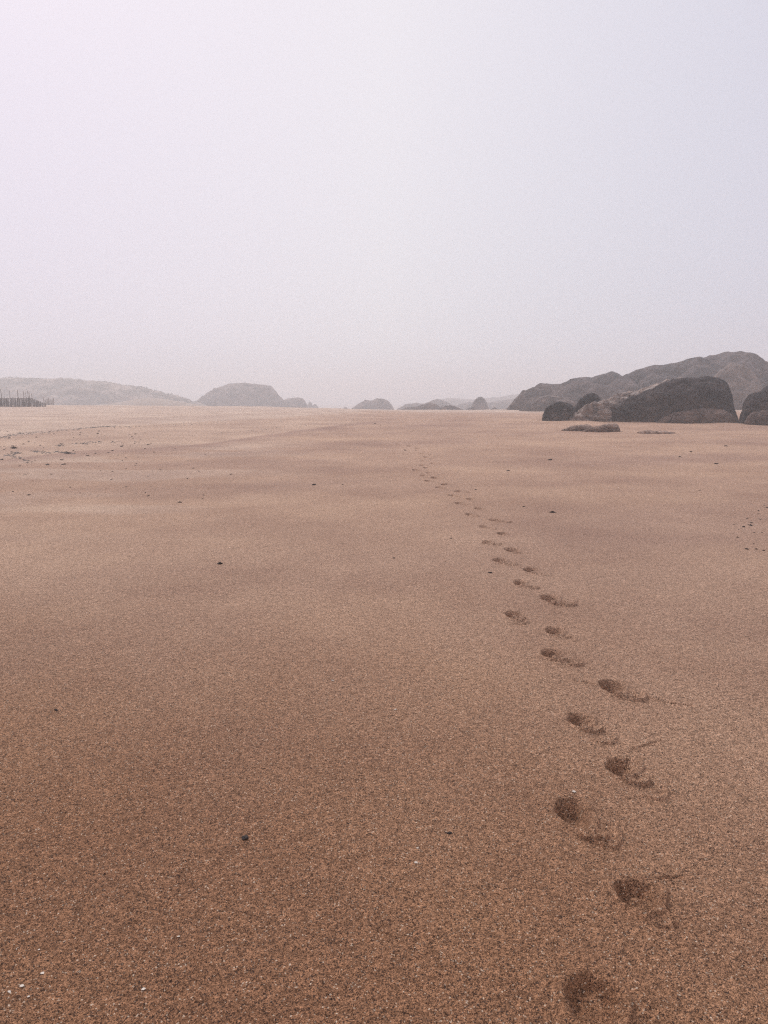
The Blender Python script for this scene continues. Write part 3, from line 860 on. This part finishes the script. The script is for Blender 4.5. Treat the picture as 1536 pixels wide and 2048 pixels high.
shell_meshes = [shell_mesh(i) for i in range(3)]

def put(name, me, px, py, wpx, label, cat, group, zs=1.0, sink=.15, ys=None):
    x, y = on_ground(px, py)
    d = math.hypot(math.hypot(x, y), CAM_H)
    s = wpx / 2 * d / F
    z = float(base_h(x, y))
    o = bpy.data.objects.new(name, me); COL.objects.link(o)
    o.location = (x, y, z + s * sink)
    o.scale = (s, s * (ys or random.uniform(.9, 1.4)), s * zs)
    o.rotation_euler = (random.uniform(-.15, .15), random.uniform(-.15, .15), random.uniform(-.5, .5))
    return tag(o, label, cat, group)

GP = "dark pebbles strewn over the sand"
named = [
 (440,1128,11,"dark elongated pebble alone on the sand, left of the middle of the photo"),
 (1105,1025,10,"black flat pebble on the sand right of the trail, below the low rocks"),
 (1100,920,8,"dark pebble on smooth sand below the small speckled boulder"),
 (980,1146,8,"small dark pebble just left of the trail beside the fourteenth footprint"),
 (628,970,6,"small dark pebble, left one of a pair far left of the winding trail"),
 (685,970,5,"small dark pebble, right one of a pair far left of the winding trail"),
 (788,1117,6,"small brown pebble midway between the elongated pebble and the trail"),
 (898,1667,9,"dark pebble in the coarse foreground sand left of the deepest footprint"),
 (490,1676,12,"dark crusty pebble in the coarse foreground sand, left of the middle"),
 (113,1421,8,"small dark pebble near the left edge, level with the footprint crescent"),
 (1016,942,5,"tiny dark pebble right of the narrow part of the trail"),
 (809,901,5,"tiny black pebble left of the trail where it fades"),
 (951,980,5,"tiny black pebble right of the trail below the narrow part"),
 (1047,1014,5,"tiny black pebble right of the trail, left of the black flat pebble"),
 (902,1077,4,"tiny dark pebble left of the middle of the trail"),
 (1433,928,7,"dark round pebble on the right, below the brown slab"),
 (1452,893,5,"dark pebble below the boulder on the right edge"),
 (1359,914,5,"small dark pebble right of the middle, below the barely exposed rock"),
 (1382,904,5,"small dark pebble just above and right of another below the barely exposed rock"),
 (1400,981,4,"tiny black pebble alone on smooth sand near the right side"),
 (462,949,5,"small black pebble on smooth sand between the tide line and the pair of pebbles"),
 (750,848,4,"tiny dark pebble on the far rise below the two-humped rock"),
 (360,1005,5,"small dark pebble at the lower right of the strewn left side"),
]
for i, (px, py, w, lab) in enumerate(named):
    put("pebble", peb_meshes[i % 6], px, py, w, lab, "pebble", GP)
right = [(1470,1027,4),(1517,1022,5),(1502,1046,6),(1516,1028,4),(1487,1054,6),(1500,1051,9),(1475,1075,6),(1508,1066,5),(1524,1066,4),(1512,1098,6),(1493,1099,7),(1527,1101,5),(1507,1088,4),(1528,1011,5),(1535,1016,6),(1468,1050,4),(1494,1037,4),(1520,1039,4),(1477,1060,4)]
for i, (px, py, w) in enumerate(right):
    put("pebble", peb_meshes[i % 6], px, py, w * .75, "dark pebble in the strewn patch at the right edge of the sand", "pebble", "pebbles in the patch at the right edge")
for (px, py, w) in ((1517,1037,5),(1531,1039,4),(1512,1050,4),(1497,1047,3)):
    put("seashell", shell_meshes[0], px, py, w, "tiny white shell among the pebbles at the right edge", "shell", "shells at the right edge")
weeds = [
 (28,897,13,"black seaweed tuft standing highest on the left side of the beach"),
 (95,930,12,"dark seaweed clump, left one of the two low ones below the damp band"),
 (127,929,12,"flat seaweed strand, right one of the two low ones below the damp band"),
 (175,912,9,"dark seaweed clump beside the right end of the flat strand"),
 (123,920,9,"dark seaweed clump above the flat strand"),
 (135,907,18,"broad dark seaweed patch inside the damp band"),
 (50,949,8,"dark seaweed clump near the left edge, below the strewn strip"),
 (102,949,7,"small seaweed clump right of another on the same level near the left edge"),
 (57,990,8,"small seaweed clump, lowest on the left side"),
 (243,893,9,"thin seaweed bit just above the damp band"),
 (271,931,6,"small seaweed bit right of the flat strand"),
 (321,940,6,"dark seaweed bit at the right side of the strewn strip"),
 (252,974,6,"dark seaweed bit lower right of the strewn strip"),
 (140,975,6,"dark seaweed bit on smooth sand left, above the lowest clump"),
 (2,920,10,"dark seaweed clump cut by the left edge of the view"),
]
for i, (px, py, w, lab) in enumerate(weeds):
    put("seaweed_clump", weed_meshes[i % 4], px, py, w * .62, lab, "seaweed", "seaweed clumps on the left side of the beach", zs=1.0 if i else 2.6, sink=.1)
# strewn bits on the left: pebbles too alike to tell apart
for i in range(120):
    px = random.uniform(0, 330); py = 858 + abs(random.gauss(0, 1)) * 34 + px * .02
    if random.random() < .35: py = random.uniform(895, 1000); px = random.uniform(0, 420)
    put("pebble", peb_meshes[i % 6], px, py, random.uniform(1.6, 3.8), "small dark bit strewn over the left side of the beach", "pebble", "small bits strewn on the left side of the beach")
# the wrack line: thin broken line of weed, uncountable shreds
vs, fs = [], []
def shred(px, py, w):
    x, y = on_ground(px, py); z = float(base_h(x, y))
    i0 = len(vs); a = random.uniform(-.5, .5); L_ = w * .45; hz = random.uniform(.004, .018)
    dx, dy = math.cos(a) * L_, math.sin(a) * L_ * 1.5
    nx, ny = -math.sin(a) * .012, math.cos(a) * .03
    vs.extend([(x - dx, y - dy, z), (x + nx * 2, y + ny * 2, z), (x + dx, y + dy, z), (x - nx * 2, y - ny * 2, z), (x, y, z + hz)])
    for k in range(4): fs.append((i0 + k, i0 + (k + 1) % 4, i0 + 4))
wr = [(0,876),(40,868),(80,865),(130,860),(165,857),(185,855),(215,853),(260,853),(320,850),(380,848),(450,843)]
for i in range(900):
    t = random.random() ** 1.1 * 450
    yb = np.interp(t, [q[0] for q in wr], [q[1] for q in wr])
    dense = math.exp(-((t - 190) / 45) ** 2)
    if random.random() > .25 + .75 * dense + .3 * math.exp(-((t - 40) / 50) ** 2): continue
    shred(t + random.gauss(0, 2), yb + random.gauss(0, .5 + .9 * (1 - dense)), random.uniform(.04, .13))
for (ax, ay, bx, by, n) in ((150,888,205,884,60),(115,892,130,889,30),(10,912,40,905,50),(20,910,60,925,60),(60,902,100,906,50),(225,884,232,883,10),(680,826,690,828,10),(110,903,145,907,60),(380,872,640,848,60)):
    for i in range(n):
        t = random.random()
        shred(ax + (bx - ax) * t + random.gauss(0, 3), ay + (by - ay) * t + random.gauss(0, 1.0), random.uniform(.03, .09))
tag(link("seaweed_litter", pymesh("seaweed_litter", vs, fs, False), M_WEED), "thin dark line of seaweed shreds left along the tide line", "seaweed", kind='stuff')

# white shells
put("seashell", shell_meshes[0], 1148, 1584.5, 10, "white elongated seashell on the sand above the deepest footprint", "shell", "white shells", ys=1.4)
sh = [(791,1420,8,"small white shell on the sand midway up, left of the trail"),
 (287,1979,9,"pale oval shell near the bottom edge, left of the middle"),
 (44,1974,9,"pale elongated shell in the bottom left corner, upright one of two"),
 (19,1985,8,"pale shell closest to the bottom left corner"),
 (35,1899,7,"pale shell fragment near the left edge, above the corner shells"),
 (57,1994,6,"round white shell in the bottom left corner, right of the pale elongated one"),
 (85,1949,9,"greyish white broken shell near the lower left corner"),
 (357,1875,7,"narrow white shell fragment in the lower left sand"),
 (268,1946,6,"small white shell above the pale oval one"),
 (832,1726,9,"pale shell in the coarse foreground sand below the middle"),
 (835,1697,7,"small pale shell, upper one of two in the coarse sand below the middle"),
 (78,1900,5,"tiny white shell near the left edge among coarse sand"),
 (665,1362,8,"thin white shell sliver in the sand left of the middle")]
for i, (px, py, w, lab) in enumerate(sh):
    put("seashell", shell_meshes[i % 3], px, py, w, lab, "shell", "white shells", zs=.6)

# shell grit and dark grit lying on the surface
def grit(name, n, mat, smin, smax, rmax, label, bias=1.0):
    vs, fs = [], []
    rr = 1.3 + (rmax - 1.3) * rng.random(n) ** .9
    aa = np.radians(rng.uniform(-36, 36, n) - 4 * bias)
    gx, gy = np.sin(aa) * rr, np.cos(aa) * rr
    gz = base_h(gx, gy)
    for i in range(n):
        s = rng.uniform(smin, smax) * (1 + rr[i] * .10)
        a = rng.uniform(0, 6.28); el = rng.uniform(.4, .9); tl = rng.normal(0, .35); h = rng.uniform(.3, .6)
        c, s_ = math.cos(a), math.sin(a); i0 = len(vs)
        for k in range(5):
            q = 6.283 * k / 5 + rng.uniform(-.3, .3)
            lx, ly = math.cos(q) * s, math.sin(q) * s * el
            vs.append((gx[i] + lx * c - ly * s_, gy[i] + lx * s_ + ly * c, gz[i] + .0015 + lx * tl))
        vs.append((gx[i], gy[i], gz[i] + .0015 + s * h))
        for k in range(5): fs.append((i0 + k, i0 + (k + 1) % 5, i0 + 5))
    return tag(link(name, pymesh(name, vs, fs, False), mat), label, "grit", kind='stuff')
M_GL = plain_material("shell_grit", (0.38, 0.27, 0.19), (0.62, 0.49, 0.37), 90.0, .6)
M_GD = plain_material("dark_grit", (0.035, 0.022, 0.018), (0.10, 0.062, 0.046), 90.0, .7)
grit("shell_grit", 9000, M_GL, .0008, .0019, 8, "tiny pale shell flecks mixed through the foreground sand")
grit("dark_grit", 9000, M_GD, .0009, .0022, 8, "tiny dark grains mixed through the foreground sand")

# ------------------------------------------------------------------ haze: sea fog lying over the beach
HB = (-950, 950, -950, 950, -9.0, 17.0)
x0, x1, y0, y1, z0, z1 = HB
hm_ = pymesh("haze", [(x0,y0,z0),(x1,y0,z0),(x1,y1,z0),(x0,y1,z0),(x0,y0,z1),(x1,y0,z1),(x1,y1,z1),(x0,y1,z1)],
             [(3,2,1,0),(4,5,6,7),(0,1,5,4),(1,2,6,5),(2,3,7,6),(3,0,4,7)], False)
M_H = bpy.data.materials.new("sea_fog"); M_H.use_nodes = True
nn = M_H.node_tree.nodes; nn.clear()
ho = nn.new('ShaderNodeOutputMaterial'); hv_ = nn.new('ShaderNodeVolumePrincipled')
hv_.inputs['Color'].default_value = (0.965, 0.98, 1.0, 1)
hv_.inputs['Density'].default_value = 0.0041
hv_.inputs['Anisotropy'].default_value = 0.25
M_H.node_tree.links.new(hv_.outputs[0], ho.inputs['Volume'])
tag(link("haze", hm_, M_H), "pale sea fog lying over the whole beach", "fog", kind='stuff')
